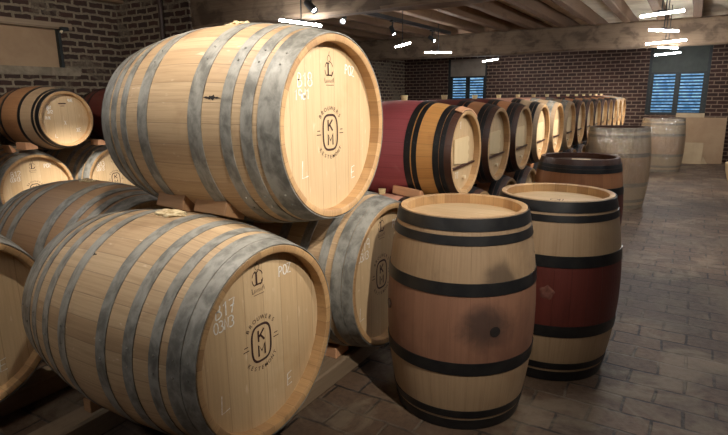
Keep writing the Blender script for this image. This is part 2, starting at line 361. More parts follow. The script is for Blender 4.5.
# ---- two louvred windows in the back wall
def louvre_window(n, W, zs, panel_mat, label, left_gap):
    x0, x1, z0, z1 = W
    bm = bmesh.new(); fw = .055
    add_box(bm, x0, x0+fw, YB+.04, YB+.16, z0, z1); add_box(bm, x1-fw, x1, YB+.04, YB+.16, z0, z1)
    add_box(bm, x0+fw, x1-fw, YB+.04, YB+.16, z0, z0+.05); add_box(bm, x0+fw, x1-fw, YB+.04, YB+.16, zs-.02, zs+.02)
    root = struct('window_%d' % n, bm, M['frame_dark']); root['label'] = label
    bm = bmesh.new(); add_box(bm, x0+fw, x1-fw, YB+.06, YB+.09, zs+.02, z1); obj('blanking_board', bm, panel_mat, root)
    bm = bmesh.new(); add_box(bm, x0+fw, x1-fw, YB+.2, YB+.21, z0, zs); obj('pane', bm, M['pane'], root)
    mid = (x0+x1)/2
    for a, b in ((x0+fw, mid), (mid, x1-fw)):
        bm = bmesh.new(); sw = .05
        add_box(bm, a, a+sw, YB+.07, YB+.12, z0+.05, zs-.02); add_box(bm, b-sw, b, YB+.07, YB+.12, z0+.05, zs-.02)
        sh = obj('shutter', bm, M['frame_dark'], root)
        bm = bmesh.new(); z = z0+.08
        while z < zs-.05:
            c, s = math.cos(.7), math.sin(.7); hw, th = .026, .004
            q = [(-hw*c-th*s, -hw*s+th*c), (-hw*c+th*s, -hw*s-th*c), (hw*c+th*s, hw*s-th*c), (hw*c-th*s, hw*s+th*c)]
            add_prism(bm, [(YB+.095+u, z+v) for u, v in q], a+sw, b-sw, 0, 'x'); z += .066
        obj('slat', bm, M['louvre'], sh)
louvre_window(2, W2, 1.885, M['grey_board'], 'left shuttered window of the back wall with a pale board above daylight-tinted blue louvres', True)
louvre_window(3, W3, 1.85, M['green_board'], 'right shuttered window of the back wall with a dark green board above daylight-tinted blue louvres', False)

# ---------------------------------------------------------------- barrels
DB = dict(L=1.053, R=.4435, r=.376)      # large cask
DS = dict(L=.95, R=.338, r=.283)         # standard cask
DM = dict(L=.95, R=.348, r=.285)
DP = dict(L=.95, R=.32, r=.265)
DC = dict(L=.932, R=.360, r=.3046)
DE = dict(L=1.019, R=.387, r=.344)
DF = dict(L=.985, R=.378, r=.340)
def prof(D, x):
    return D['R']-(D['R']-D['r'])*(2*abs(x)/D['L'])**2
SEG = 72
def body_mesh(D, N, bands, mats, rim=.03, rec=.045):
    """staves: outer skin, flat stave ends, the short inner wall of the chime.  bands = [(x_from, x_to, slot)]"""
    L = D['L']; bm = bmesh.new(); uvl = bm.loops.layers.uv.verify()
    xs = sorted(set([-L/2+L*i/28 for i in range(29)] + [b for bd in bands for b in bd[:2] if -L/2 < b < L/2]))
    rings = [[(x, prof(D, x))] for x in xs]
    seq = [(-L/2+rec+.02, D['r']-rim), (-L/2+.004, D['r']-rim), (-L/2, D['r']-rim+.006), (-L/2, D['r']-.004)]
    seq = [(a, b, 'i') for a, b in seq] + [(x, prof(D, x), 'o') for x in xs if abs(x) < L/2-.004] + [(L/2, D['r']-.004, 'i'), (L/2, D['r']-rim+.006, 'i'), (L/2-.004, D['r']-rim, 'i'), (L/2-rec-.02, D['r']-rim, 'i')]
    V = []
    for x, rr, kk in seq:
        V.append([bm.verts.new((x, rr*math.cos(2*PI*i/SEG), rr*math.sin(2*PI*i/SEG))) for i in range(SEG)])
    for j in range(len(seq)-1):
        xm = (seq[j][0]+seq[j+1][0])/2; inner = seq[j][2] == 'i' or seq[j+1][2] == 'i'
        slot = 0
        if not (seq[j][2] == 'i' and seq[j+1][2] == 'i'):
            for b0, b1, s in bands:
                if b0 <= xm <= b1: slot = s
        else: slot = 1
        for i in range(SEG):
            f = bm.faces.new((V[j][i], V[j+1][i], V[j+1][(i+1) % SEG], V[j][(i+1) % SEG])); f.material_index = slot; f.smooth = True
            us = (i, i, i+1, i+1); js = (j, j+1, j+1, j)
            for lp, a, b in zip(f.loops, us, js):
                vv = seq[b][0] if not inner else seq[b][0]+seq[b][1]*2
                lp[uvl].uv = (a/SEG*N, vv)
    bmesh.ops.recalc_face_normals(bm, faces=bm.faces)
    me = bm_mesh(bm, 'staves', mats, 'keep')
    me.set_sharp_from_angle(angle=.7) if hasattr(me, 'set_sharp_from_angle') else None
    return me
def hoop_mesh(D, x0, x1, mat, rivet_deg=(200,), th=.0035):
    bm = bmesh.new(); n = 4; lay = []
    xs = [x0+(x1-x0)*i/n for i in range(n+1)]
    seq = [(x, prof(D, x)+.0005) for x in xs] + [(x, prof(D, x)+th) for x in xs[::-1]]
    V = [[bm.verts.new((x, rr*math.cos(2*PI*i/SEG), rr*math.sin(2*PI*i/SEG))) for i in range(SEG)] for x, rr in seq]
    m = len(seq)
    for j in range(m):
        for i in range(SEG):
            f = bm.faces.new((V[j][i], V[(j+1) % m][i], V[(j+1) % m][(i+1) % SEG], V[j][(i+1) % SEG])); f.smooth = True
    for rd in rivet_deg:
        for dd in (-5.5, 5.5):
            a = math.radians(rd)+math.radians(dd)*.338/D['R']; x = (x0+x1)/2; rr = prof(D, x)+th
            c = Vector((x, rr*math.cos(a), rr*math.sin(a)))
            mt = Matrix.Translation(c) @ Matrix.Diagonal((.005, .005, .005, 1))
            bmesh.ops.create_icosphere(bm, subdivisions=1, radius=1.0, matrix=mt)
    bmesh.ops.recalc_face_normals(bm, faces=bm.faces)
    me = bm_mesh(bm, 'hoop', mat, 'keep'); me.set_sharp_from_angle(angle=.6); return me

# ---- lettering on the barrel heads
def font_mesh(txt, bold=0.0):
    cu = bpy.data.curves.new('letter', 'FONT'); cu.body = txt; cu.size = 1.0; cu.offset = bold; cu.align_x = 'CENTER'
    o = bpy.data.objects.new('letter', cu); C.objects.link(o)
    dg = bpy.context.evaluated_depsgraph_get(); me = bpy.data.meshes.new_from_object(o.evaluated_get(dg))
    out = ([v.co.copy() for v in me.vertices], [list(p.vertices) for p in me.polygons])
    bpy.data.objects.remove(o); bpy.data.curves.remove(cu); bpy.data.meshes.remove(me)
    xs = [v.x for v in out[0]] or [0]; ys = [v.y for v in out[0]] or [0]
    cx_, cy_ = (min(xs)+max(xs))/2, min(ys)
    return [(v.x-cx_, v.y-cy_) for v in out[0]], out[1], max(xs)-min(xs), max(ys)-min(ys)
_fc = {}
def glyph(bm, ch, u, v, h, rot=0.0, x=0.0, mi=1, bold=.02, sx=1.0):
    """one letter on the plane X = x, its foot centre at (u, v), height h"""
    key = (ch, bold)
    if key not in _fc: _fc[key] = font_mesh(ch, bold)
    vs, fs, w_, hh = _fc[key]; k = h/max(hh, .1); c, s = math.cos(rot), math.sin(rot)
    V = []
    for a, b in vs:
        a, b = a*k*sx, b*k; V.append(bm.verts.new((x, u+a*c-b*s, v+a*s+b*c)))
    for f in fs:
        try: bm.faces.new([V[i] for i in f]).material_index = mi
        except ValueError: pass
def ribbon(bm, pts, wd, x, mi, closed=False):
    n = len(pts)
    L_, R2 = [], []
    for i, (u, v) in enumerate(pts):
        p = pts[(i-1) % n] if (i or closed) else pts[i]; q = pts[(i+1) % n] if (i < n-1 or closed) else pts[i]
        d = Vector((q[0]-p[0], q[1]-p[1])); d = d.normalized() if d.length else Vector((1, 0)); nx, ny = -d.y*wd/2, d.x*wd/2
        L_.append(bm.verts.new((x, u+nx, v+ny))); R2.append(bm.verts.new((x, u-nx, v-ny)))
    for i in range(n if closed else n-1):
        j = (i+1) % n
        bm.faces.new((L_[i], R2[i], R2[j], L_[j])).material_index = mi
def arc(cu, cv, ru, rv, a0, a1, n=10):
    return [(cu+ru*math.cos(math.radians(a0+(a1-a0)*i/n)), cv+rv*math.sin(math.radians(a0+(a1-a0)*i/n))) for i in range(n+1)]
STK = {'B': [[(0, 0), (.05, 1)], [(.05, 1)]+arc(.15, .76, .32, .24, 80, -80, 6)+[(.05, .52)], [(.05, .52)]+arc(.15, .26, .42, .26, 80, -90, 6)+[(0, 0)]],
       '1': [[(.1, .75), (.35, 1), (.32, 0)]], '7': [[(.0, .95), (.55, 1), (.2, 0)], [(.12, .5), (.5, .55)]], '0': [arc(.3, .5, .28, .5, 0, 360, 14)],
       '3': [arc(.2, .75, .3, .25, 130, -80, 8)+arc(.2, .25, .34, .27, 80, -140, 8)], 'N': [[(0, 0), (.08, 1), (.45, 0), (.55, 1)]],
       '8': [arc(.3, .75, .24, .25, -90, 270, 12)+arc(.3, .25, .3, .25, 90, -270, 12)], '9': [arc(.3, .7, .25, .28, 0, 360, 12)+[(.5, .0)]],
       'd': [arc(.25, .28, .25, .28, 0, 360, 12), [(.52, 1), (.5, 0)]], 'P': [[(0, 0), (.05, 1)], [(.05, 1)]+arc(.15, .74, .35, .26, 80, -80, 6)+[(.03, .48)]],
       'O': [arc(.3, .5, .3, .5, 80, 440, 14)], 'Z': [[(0, 1), (.55, .95), (0, .05), (.6, 0)]], 'L': [[(.08, 1), (0, .02), (.6, .1)]],
       'E': [[(.55, 1), (.05, .95), (0, .03), (.55, .05)], [(.03, .5), (.45, .53)]], '2': [arc(.28, .72, .26, .27, 160, -30, 8)+[(0, 0), (.58, .03)]],
       'U': [[(0, 1), (.05, .2), (.25, 0), (.48, .2), (.5, 1)]], 'A': [[(0, 0), (.3, 1), (.55, 0)], [(.1, .38), (.48, .38)]], 'X': [[(0, 0), (.5, 1)], [(0, 1), (.5, 0)]]}
def chalk(bm, txt, u, v, h, x, mi=2, slant=0.0, wd=.005):
    for ch in txt:
        for st in STK.get(ch, []):
            if len(st) > 1: ribbon(bm, [(u+a*h*.9, v+b*h+slant*a*h) for a, b in st], wd, x, mi)
        u += h*.62; v += slant*h*.6
def logo(bm, x, u0=-.03, v0=-.005, s=1.0):
    e = .0010
    pts = []                                        # rounded upright loop
    hw, hh = .052*s, .073*s
    for i in range(48):
        a = 2*PI*i/48; c, q = math.cos(a), math.sin(a); p = 2.0/3.2
        pts.append((u0+hw*math.copysign(abs(c)**p, c), v0+hh*math.copysign(abs(q)**p, q)))
    ribbon(bm, pts, .0095*s, x+e, 1, True)
    for q in ([(-.4, 0), (-.4, 1)], [(.42, 1), (-.3, .42)], [(-.12, .55), (.45, 0)]): ribbon(bm, [(u0+.038*a*s, v0+(.007+.046*b)*s) for a, b in q], .0085*s, x+e, 1)
    ribbon(bm, [(u0+.038*a*s, v0+(-.053+.046*b)*s) for a, b in ((-.45, 0), (-.45, 1), (0, .4), (.45, 1), (.45, 0))], .0085*s, x+e, 1)
    top, bot = 'BROUWERS', 'KESTEMONT'
    for i, ch in enumerate(top):
        a = math.radians(90+50*(1-2*i/(len(top)-1))); rr = .083*s
        glyph(bm, ch, u0+rr*math.cos(a), v0+.010*s+rr*math.sin(a), .0165*s, a-PI/2, x+e, 1, .006)
    for i, ch in enumerate(bot):
        a = math.radians(-90-50*(1-2*i/(len(bot)-1))); rr = .101*s
        glyph(bm, ch, u0+rr*math.cos(a), v0-.010*s+rr*math.sin(a), .0155*s, a+PI/2, x+e, 1, .006)
    for sg in (-1, 1):
        for dv, ln in ((.010, .020), (-.006, .030)):
            c = u0+sg*.083*s; ribbon(bm, [(c-ln*s*.5, v0+dv*s), (c+ln*s*.5, v0+dv*s)], .0035*s, x+e, 1)
def emblem(bm, x, u0=-.05, v0=.235, s=1.0):
    e = .0010
    glyph(bm, 'I', u0-.006*s, v0-.018*s, .05*s, 0, x+e, 1, .02); ribbon(bm, [(u0-.018*s, v0+.03*s), (u0+.004*s, v0+.032*s)], .004*s, x+e, 1)
    ribbon(bm, [(u0-.016*s, v0-.017*s), (u0+.020*s, v0-.017*s), (u0+.022*s, v0-.004*s)], .006*s, x+e, 1)
    for a0, a1 in ((20, 95), (110, 165), (185, 235), (300, 350)): ribbon(bm, arc(u0, v0+.006*s, .029*s, .032*s, a0, a1, 6), .0035*s, x+e, 1)
    ribbon(bm, arc(u0, v0+.05*s, .011*s, .012*s, -60, 240, 8), .0025*s, x+e, 1); ribbon(bm, [(u0, v0+.062*s), (u0+.004*s, v0+.078*s)], .003*s, x+e, 1)
    sq = [(u0-.032*s, v0-.028*s), (u0-.031*s, v0-.048*s), (u0-.022*s, v0-.047*s)]
    for i in range(14): sq.append((u0-.022*s+i*.0035*s, v0-.047*s+(.012*s if i % 2 else 0)))
    sq += [(u0+.031*s, v0-.028*s), (u0+.033*s, v0-.045*s)]
    ribbon(bm, sq, .0028*s, x+e, 1); ribbon(bm, [(u0-.024*s, v0-.057*s), (u0+.032*s, v0-.057*s)], .002*s, x+e, 1)

def head_mesh(D, mats, sign=1, rim=.03, rec=.045, bw=.1, marks=None, nb=0.0):
    """the flat head of boards set into the chime; printed and chalked marks belong to it"""
    bm = bmesh.new(); uvl = bm.loops.layers.uv.verify(); x = sign*(D['L']/2-rec); rr = D['r']-rim+.004; n = 64
    A = [bm.verts.new((x, rr*math.cos(2*PI*i/n), rr*math.sin(2*PI*i/n))) for i in range(n)]
    B = [bm.verts.new((x-sign*.016, rr*math.cos(2*PI*i/n), rr*math.sin(2*PI*i/n))) for i in range(n)]
    fa = bm.faces.new(A if sign > 0 else A[::-1]); bm.faces.new(B[::-1] if sign > 0 else B)
    for i in range(n):
        bm.faces.new((A[i], B[i], B[(i+1) % n], A[(i+1) % n]) if sign > 0 else (A[i], A[(i+1) % n], B[(i+1) % n], B[i]))
    if marks: marks(bm, x)
    for f in bm.faces:
        for lp in f.loops: lp[uvl].uv = (lp.vert.co.y/bw+.5+nb, lp.vert.co.z)
    return bm_mesh(bm, 'barrel_head', mats, 'keep')

HM = [M['oak_head'], M['ink'], M['chalk']]
def km_marks(top1, top2, right, du=0.0, dv=0.0, tail=True):
    du += .014; dv -= .005
    def f(bm, x):
        logo(bm, x, -.026+du*.9, .0+dv); emblem(bm, x, -.03+du, .252+dv)
        chalk(bm, top1, -.243+du, .165, .052, x+.0012, slant=.05); chalk(bm, top2, -.252+du*.7, .115, .040, x+.0012, slant=.05)
        chalk(bm, right, .09+du, .222, .040, x+.0012, slant=-.12 if du > .03 else .03)
        if tail: chalk(bm, 'L', -.255+du*1.5, -.194, .072, x+.0012, wd=.004); chalk(bm, 'E', .105+du*1.5, -.26+.02*(du > .03), .055, x+.0012, slant=.1, wd=.004)
    return f
BIG_LT = [(.440, .526), (.370, .418), (.280, .328), (.122, .190)]
BIG_LL = [(.473, .526), (.418, .470), (.345, .386), (.230, .276), (.095, .145)]
SMALL = [(.422, .475), (.362, .400), (.150, .205)]
MAR = [(.405, .432), (.361, .399), (.223, .256), (.171, .214)]

def make_barrel(label, D, hoops, hoop_mat, body, heads, group=None, loc=(0, 0, 0), rz=0.0, upright=False, spin=0.0, rivets=(200,), bung=None, extra=None, name='barrel', hoop_x=None):
    """loc is the barrel's lowest point (lying) or the centre of its foot (upright); the head with the marks faces +X (lying)"""
    t = thing(name, label, 'barrel', loc, rz, group)
    def place(o, turn=True):
        if upright: o.location = (0, 0, D['L']/2); o.rotation_euler = (0, -PI/2, 0)
        else: o.location = (0, 0, D['R']); o.rotation_euler = (spin if turn else 0, 0, 0)
        return o
    place(link('staves', body, t))
    for h in heads: place(link('barrel_head', h, t), False)
    hx = hoop_x or [(a, b) for a, b in hoops] + [(-b, -a) for a, b in hoops]
    for a, b in hx:
        hm = hoop_mat[0] if isinstance(hoop_mat, tuple) else hoop_mat
        key = (D['L'], D['R'], round(a, 4), round(b, 4), hm.name, rivets)
        if key not in _hoops: _hoops[key] = hoop_mesh(D, a, b, hm, rivets)
        place(link('hoop', _hoops[key], t))
    if bung: bung(t, D)
    if extra: extra(t, D)
    return t
_hoops = {}
def bung_silicone(t, D):
    bm = bmesh.new(); z = 2*D['R']-.004; add_tube(bm, (0, 0, z), (0, 0, z+.038), .021, .026, 16); obj('bung', bm, M['silicone'], t, .6)
def bung_cloth(t, D, x=-.0, wd=.06, seed=0):
    bm = bmesh.new(); bmesh.ops.create_icosphere(bm, subdivisions=4, radius=1.0)
    for v in bm.verts:
        q = v.co.copy(); d = 1+.55*noise.noise(q*2.2+Vector((seed, 0, 0)))+.25*noise.noise(q*6)
        v.co = Vector((x+q.x*d*wd*1.15, q.y*d*wd*.7, 2*D['R']-.004+max(-.006, q.z*d*.018)))
    o = obj('bung_wrapping', bm, M['cloth'], t, True); o['label'] = 'crumpled pale wrapping over the bung'

def copy_tree(o, parent=None):
    c = o.copy(); C.objects.link(c)
    if parent: c.parent = parent
    for ch in list(o.children): copy_tree(ch, c)
    return c

bodyB = body_mesh(DB, 34, [], [M['oak'], M['oak_end']], rec=.052)
bodyBg = body_mesh(DB, 34, [], [M['oak_grey'], M['oak_end']], rec=.052)
plain_back_B = head_mesh(DB, HM, -1, rec=.052)
# the three large front casks
XF = -1.785
HB = lambda mk, nb=0.0: [head_mesh(DB, HM, 1, rec=.052, marks=mk, nb=nb), plain_back_B]
make_barrel('large oak barrel with grey hoops lying on top of the two others at the front', DB, BIG_LT, M['zinc'], bodyB, HB(km_marks('B18', '19d1', 'POZ', .03, -.016)),
            'large casks of the front stack', (XF, 1.856, 1.30-DB['R']), spin=.3, bung=lambda t, D: bung_cloth(t, D), rivets=(120, 205))
make_barrel('large oak barrel with chalked B17 lying lowest at the front, nearest the viewer', DB, BIG_LL, M['zinc'], bodyB, HB(km_marks('B17', '03N3', 'POZ'), .4),
            'large casks of the front stack', (XF-.005, 1.40, .52-DB['R']), spin=1.7, bung=lambda t, D: bung_cloth(t, D, -.01, .07, 3), rivets=(75, 200))
make_barrel('large oak barrel in the bottom tier half hidden behind the sooty upright barrel', DB, BIG_LL, M['zinc'], bodyB, HB(km_marks('B19', '03N3', 'POZ'), .7),
            'large casks of the front stack', (XF, 2.322, .52-DB['R']), spin=3.1, rivets=(100, 185))
def dark_mark(t, D, x0, x1, ang, hh):
    bm = bmesh.new(); n = 14; A, B = [], []
    for i in range(n+1):
        x = x0+(x1-x0)*i/n; wv = hh*(.25+abs(noise.noise(Vector((i*.7, ang, 0))))*1.6)*math.sin(PI*(i+.6)/(n+1.2)); a = ang+.006*noise.noise(Vector((i*.4, 3, ang)))
        r = prof(D, x)+.0006
        for lst, s_ in ((A, 1), (B, -1)): lst.append(bm.verts.new((x, r*math.cos(a+s_*wv/r), D['R']+r*math.sin(a+s_*wv/r))))
    for i in range(n): bm.faces.new((A[i], A[i+1], B[i+1], B[i]))
    o = obj('dark_knot', bm, M['hole'], t); o['label'] = 'dark crack in the staves'
dark_mark(bpy.data.objects['barrel'], DB, .192, .276, 2.84, .012)
dark_mark(bpy.data.objects['barrel.001'], DB, -.112, -.075, 2.285, .008)
# the dark row behind them
mk0 = head_mesh(DB, HM, 1, rec=.052, marks=km_marks('B14', '03N3', 'POZ'))
make_barrel('brown oak barrel in shade lying directly behind the chalked B17 barrel', DB, BIG_LT, M['zinc'], bodyBg, [mk0, plain_back_B],
            'large casks of the second row', (-2.96, 1.773, .515-DB['R']), spin=.8, bung=lambda t, D: bung_cloth(t, D, -.02, .05, 5))
make_barrel('oak barrel cut by the left picture edge with its lit head half in shadow', DB, BIG_LT, M['zinc'], bodyBg, [mk0, plain_back_B],
            'large casks of the second row', (-2.96, .85, .515-DB['R']), spin=1.9)
# the rear stack by the left wall
XB = -6.255
for a, lab, m1, m2 in ((1.96, 'pale barrel low in the rear stack, cut by the left picture edge', 'B11', '03N3'),
                       (2.885, 'bright barrel in the rear stack whose head shows just below the upper black-hooped barrel', 'B12', '03N3'),
                       (3.807, 'bright oak barrel of the rear stack peeping out below the large top barrel', 'B13', '03N3')):
    make_barrel(lab, DB, BIG_LT, M['zinc'], bodyB, [head_mesh(DB, HM, 1, rec=.052, marks=km_marks(m1, m2, 'POZ', tail=False), nb=a), plain_back_B], 'large casks of the rear stack', (XB, a, .50-DB['R']), spin=a)
BUH = [(.423, .470), (.370, .402), (.161, .204)]
bodyU = body_mesh(DS, 26, [(-.36, .36, 2), (.2, .475, 3)], [M['oak_brown'], M['oak_end'], M['oak_brown'], M['oak_pale']])
def small_marks(bm, x):
    chalk(bm, 'BN', -.17, .10, .035, x+.0012, wd=.007); chalk(bm, '2N2', -.17, .06, .03, x+.0012, wd=.007); chalk(bm, '7NX', -.2, -.0, .03, x+.0012, wd=.006)
    chalk(bm, '9NE', .05, .17, .03, x+.0012, wd=.007); chalk(bm, 'X', -.01, -.06, .04, x+.0012, wd=.005); chalk(bm, 'L', -.12, -.19, .04, x+.0012, wd=.005); chalk(bm, 'XE', .11, -.14, .04, x+.0012, wd=.005)
    ribbon(bm, [(-.05, .155), (.03, .155)], .012, x+.001, 1); ribbon(bm, [(-.03, .13), (.01, .13)], .005, x+.001, 1)
hu = [head_mesh(DS, HM, 1, marks=small_marks, bw=.075), head_mesh(DS, HM, -1)]
make_barrel('oak barrel with black hoops lying on top of the rear stack beside the large barrel', DS, BUH, M['black_steel'], bodyU, hu, 'casks topping the rear stack', (-6.0, 3.158, 1.228-DS['R']), spin=.5)
make_barrel('oak barrel topping the rear stack, cut by the left picture edge', DS, BUH, M['black_steel'], bodyU, [head_mesh(DS, HM, 1, bw=.09), hu[1]], 'casks topping the rear stack', (-6.0, 2.235, 1.23-DS['R']), spin=2.5)
bodyUr = body_mesh(DS, 26, [(-.30, .30, 2)], [M['oak_dark'], M['oak_end'], M['oak_maroon']])
make_barrel('dark red barrel topping the rear stack, mostly hidden behind the large top barrel', DS, BUH, M['black_steel'], bodyUr, [head_mesh(DS, HM, 1, bw=.08), hu[1]], 'casks topping the rear stack', (-6.0, 4.10, 1.228-DS['R']), spin=1.1)

# the long row of wine casks down the room, two tiers
def label_card(t, D, jag=True):
    x = D['L']/2-.045; bm = bmesh.new()
    pts = [(-.115, .075), (.135, .085)]
    for i in range(6): pts += [(.135 if i % 2 else .15, .075-.03*i), (.135 if i % 2 else .15, .055-.03*i)]
    pts += [(.135, -.10), (-.115, -.085)]
    add_prism(bm, [(u-.02, v+.02) for u, v in pts], x+.003, x+.010, 0, 'x'); box_uv(bm, 1, 'z', .2)
    o = obj('label_card', bm, M['card'], t); o.location = (0, 0, D['R'])
    bm = bmesh.new(); hw = math.sqrt((D['r']-.03)**2-.09**2)-.006
    add_prism(bm, [(-hw, -.105), (hw, -.085), (hw, -.075), (-hw, -.09)], x, x+.018, 0, 'x'); box_uv(bm, 1, 'y', .1)
    hd = [c for c in t.children if c.name.startswith('barrel_head')][0]; obj('crossbar', bm, M['oak_dark'], hd)
    bm = bmesh.new(); add_tube(bm, (x-.004, .05, -.17), (x+.02, .05, -.17), .012, .014, 12); obj('tap_hole_plug', bm, M['paper'], hd, .6)
bodyM = body_mesh(DM, 26, [(-.18, .18, 2), (.18, .40, 3), (.40, .475, 4)], [M['oak_brown'], M['oak_end'], M['oak_red'], M['oak_honey'], M['oak_dark']])
bodyM2 = body_mesh(DM, 26, [(-.18, .18, 2), (.40, .475, 3)], [M['oak_rust'], M['oak_end'], M['oak_maroon'], M['oak_dark']])
bodyM3 = body_mesh(DM, 26, [(-.18, .18, 2)], [M['oak_pale'], M['oak_end'], M['oak_pink']])
hm = [head_mesh(DM, HM, 1, bw=.09), head_mesh(DM, HM, -1)]
def chalk_num(bm, x): chalk(bm, '11', -.09, -.17, .05, x+.0012, wd=.007); chalk(bm, '1', -.03, .16, .05, x+.0012, wd=.006)
hm0 = [head_mesh(DM, HM, 1, bw=.09, marks=chalk_num), hm[1]]
ORD = ['first', 'second', 'third', 'fourth', 'fifth', 'sixth', 'seventh', 'eighth', 'ninth', 'tenth', 'eleventh', 'twelfth', 'thirteenth', 'last']
XM = -1.746; Y0 = 3.405; SP = .714; ZU = 1.05
def orange_binding(t, D):
    label_card(t, D)
    bm = bmesh.new(); n = 10                        # split-wood binding left on the rim's top
    for j in range(n):
        a0, a1 = math.radians(52+60*j/n), math.radians(52+60*(j+1)/n)
        P = [(x, rr*math.cos(a), rr*math.sin(a)) for a in (a0, a1) for x, rr in ((.425, prof(D, .425)+.001), (.425, prof(D, .425)+.010), (.474, prof(D, .474)+.009), (.474, prof(D, .474)+.0005))]
        vs = [bm.verts.new(p) for p in P]
        for q in ((0, 1, 5, 4), (1, 2, 6, 5), (2, 3, 7, 6), (3, 0, 4, 7)): bm.faces.new([vs[i] for i in q])
    bmesh.ops.remove_doubles(bm, verts=bm.verts, dist=1e-5); box_uv(bm, 1, 'y', .05)
    o = obj('rim_binding', bm, M['wedge_pink'], t); o.location = (0, 0, D['R']); o['label'] = 'orange split-wood binding on the rim'
mats_row = [(bodyM, M['black_steel']), (bodyM2, M['black_steel']), (bodyM2, M['black_steel']), (bodyM3, M['black_steel']), (bodyM3, M['zinc']), (bodyM3, M['zinc'])] + \
           [(bodyM2, M['black_steel'])]*3 + [(bodyM2, M['black_steel'])]*3 + [(bodyM3, M['zinc'])]*2
desc = {0: 'wine-red and honey-coloured barrel with white card, first of the upper tier of the long row', 13: 'farthest barrel of the upper tier, brightly lit beside the back wall'}
protos = {}
for k in range(14):
    bd, hmat = mats_row[k]; loc = (XM, Y0+SP*k, ZU-DM['R'])
    lab = desc.get(k) or '%s barrel of the long upper tier, counted from the wine-red one as first' % ORD[k]
    key = (bd.name, hmat.name)
    if k == 0:
        make_barrel(lab, DM, MAR, hmat, bd, hm0, 'upper tier of the long row', loc, bung=bung_silicone, extra=orange_binding, rivets=(160,))
    elif key not in protos:
        protos[key] = make_barrel(lab, DM, MAR, hmat, bd, hm, 'upper tier of the long row', loc, bung=bung_silicone, extra=label_card, rivets=(160,))
    else:
        c = copy_tree(protos[key]); c.location = loc; c['label'] = lab
    # lower tier
lowp = {}
bodyP = body_mesh(DP, 26, [(-.18, .18, 2)], [M['oak_pale'], M['oak_end'], M['oak_pink']])
for k in range(14):
    bd = bodyM2
    ya = 3.085 if k == 0 else Y0+SP*(k-.5)
    loc = (XM, ya, .142 if k == 0 else .45-DM['R'])
    lab = ['pink-washed barrel with a cream bung lying low behind the large bottom barrel', 'lower-tier barrel glimpsed as an orange rim below the wine-red barrel head',
           'dark-hooped lower-tier barrel in shade below the second upper barrel', 'orange-rimmed lower-tier barrel just left of the dark-rimmed upright barrel'][k] if k < 4 else \
          '%s barrel of the long lower tier, counted from the pink-washed one as first' % ORD[k]
    if k == 0:
        make_barrel(lab, DP, MAR, M['black_steel'], bodyP, [head_mesh(DP, HM, 1, bw=.09), head_mesh(DP, HM, -1)], 'lower tier of the long row', loc, bung=bung_silicone)
    elif bd.name not in lowp: lowp[bd.name] = make_barrel(lab, DM, MAR, M['black_steel'], bd, hm, 'lower tier of the long row', loc)
    else:
        c = copy_tree(lowp[bd.name]); c.location = loc; c['label'] = lab

# ---- upright barrels
def top_head(D, mats, mark=None, bw=.1): return [head_mesh(D, mats, 1, marks=mark, bw=bw), head_mesh(D, mats, -1)]
def xs_up(D, zs): return [(a-D['L']/2, b-D['L']/2) for a, b in zs]
UPZ = [(.897, .947), (.841, .879), (.636, .689), (.285, .342), (.066, .102), (.003, .053)]
bodyUA = body_mesh(DS, 26, xs_up(DS, [(.64, .95)])[0:1] and [(.165, .475, 3), (-.16, .165, 2)], [M['oak_pale'], M['oak_end'], M['oak_wine'], M['oak_drip']])
def ua_bits(t, D):
    def on(z, deg, out): 
        a = math.radians(deg); rr = prof(D, z-D['L']/2)+out; return Vector((rr*math.cos(a), rr*math.sin(a), z)), Vector((math.cos(a), math.sin(a), 0))
    p, n = on(.481, -43.8, -.012); bm = bmesh.new(); add_tube(bm, p, p+n*.0135, .021, .023, 20)
    o = obj('bung_hole', bm, M['hole'], t, .6); o['label'] = 'open dark bung hole'
    p, n = on(.505, -138, -.01); bm = bmesh.new(); add_tube(bm, p, p+n*.016, .026, .022, 18); obj('side_plug', bm, M['oak_dark'], t, .6)
UAt = make_barrel('oak barrel with black hoops and an open bung hole standing nearest on the floor', DS, None, M['black_steel'], bodyUA, top_head(DS, HM), 'upright casks on the floor', (-.841, 2.227, 0),
            upright=True, rivets=(-43.8+0,), extra=ua_bits, hoop_x=xs_up(DS, UPZ))
DUB = dict(L=.934, R=.3408, r=.2826)
UBZ = [(.880, .931), (.836, .868), (.621, .677), (.262, .322), (.074, .110), (.003, .060)]
bodyUB = body_mesh(DUB, 26, [(-.175, .175, 2)], [M['oak_pale'], M['oak_end'], M['oak_maroon']])
def ub_mark(bm, x): ribbon(bm, [(-.03, -.02), (.02, -.015)], .006, x+.001, 1); ribbon(bm, arc(0, .01, .022, .02, 0, 360, 12), .005, x+.001, 1); ribbon(bm, [(-.03, -.035), (.03, -.03)], .004, x+.001, 1)
def ub_bits(t, D):
    bm = bmesh.new(); z0, a0 = .494, math.radians(-81); R0 = prof(D, z0-D['L']/2); n = 28; rings = []
    for j, (rad, out) in enumerate(((.010, .0010), (.016, .0030), (.026, .0035), (.034, .0008))):
        ring = []
        for i in range(n):
            th = 2*PI*i/n; rr = rad*(1+(.12*math.sin(5*th+.6)+.05*math.sin(9*th) if j > 1 else 0)); dz = rr*math.sin(th); da = rr*math.cos(th)/R0
            q = prof(D, z0+dz-D['L']/2)+out; ring.append(bm.verts.new((q*math.cos(a0+da), q*math.sin(a0+da), z0+dz)))
        rings.append(ring)
    for j in range(3):
        for i in range(n): bm.faces.new((rings[j][i], rings[j][(i+1) % n], rings[j+1][(i+1) % n], rings[j+1][i]))
    bm.faces.new(rings[0])
    o = obj('bung_residue', bm, M['residue'], t, True); o['label'] = 'flower-shaped dried residue round the sealed bung'
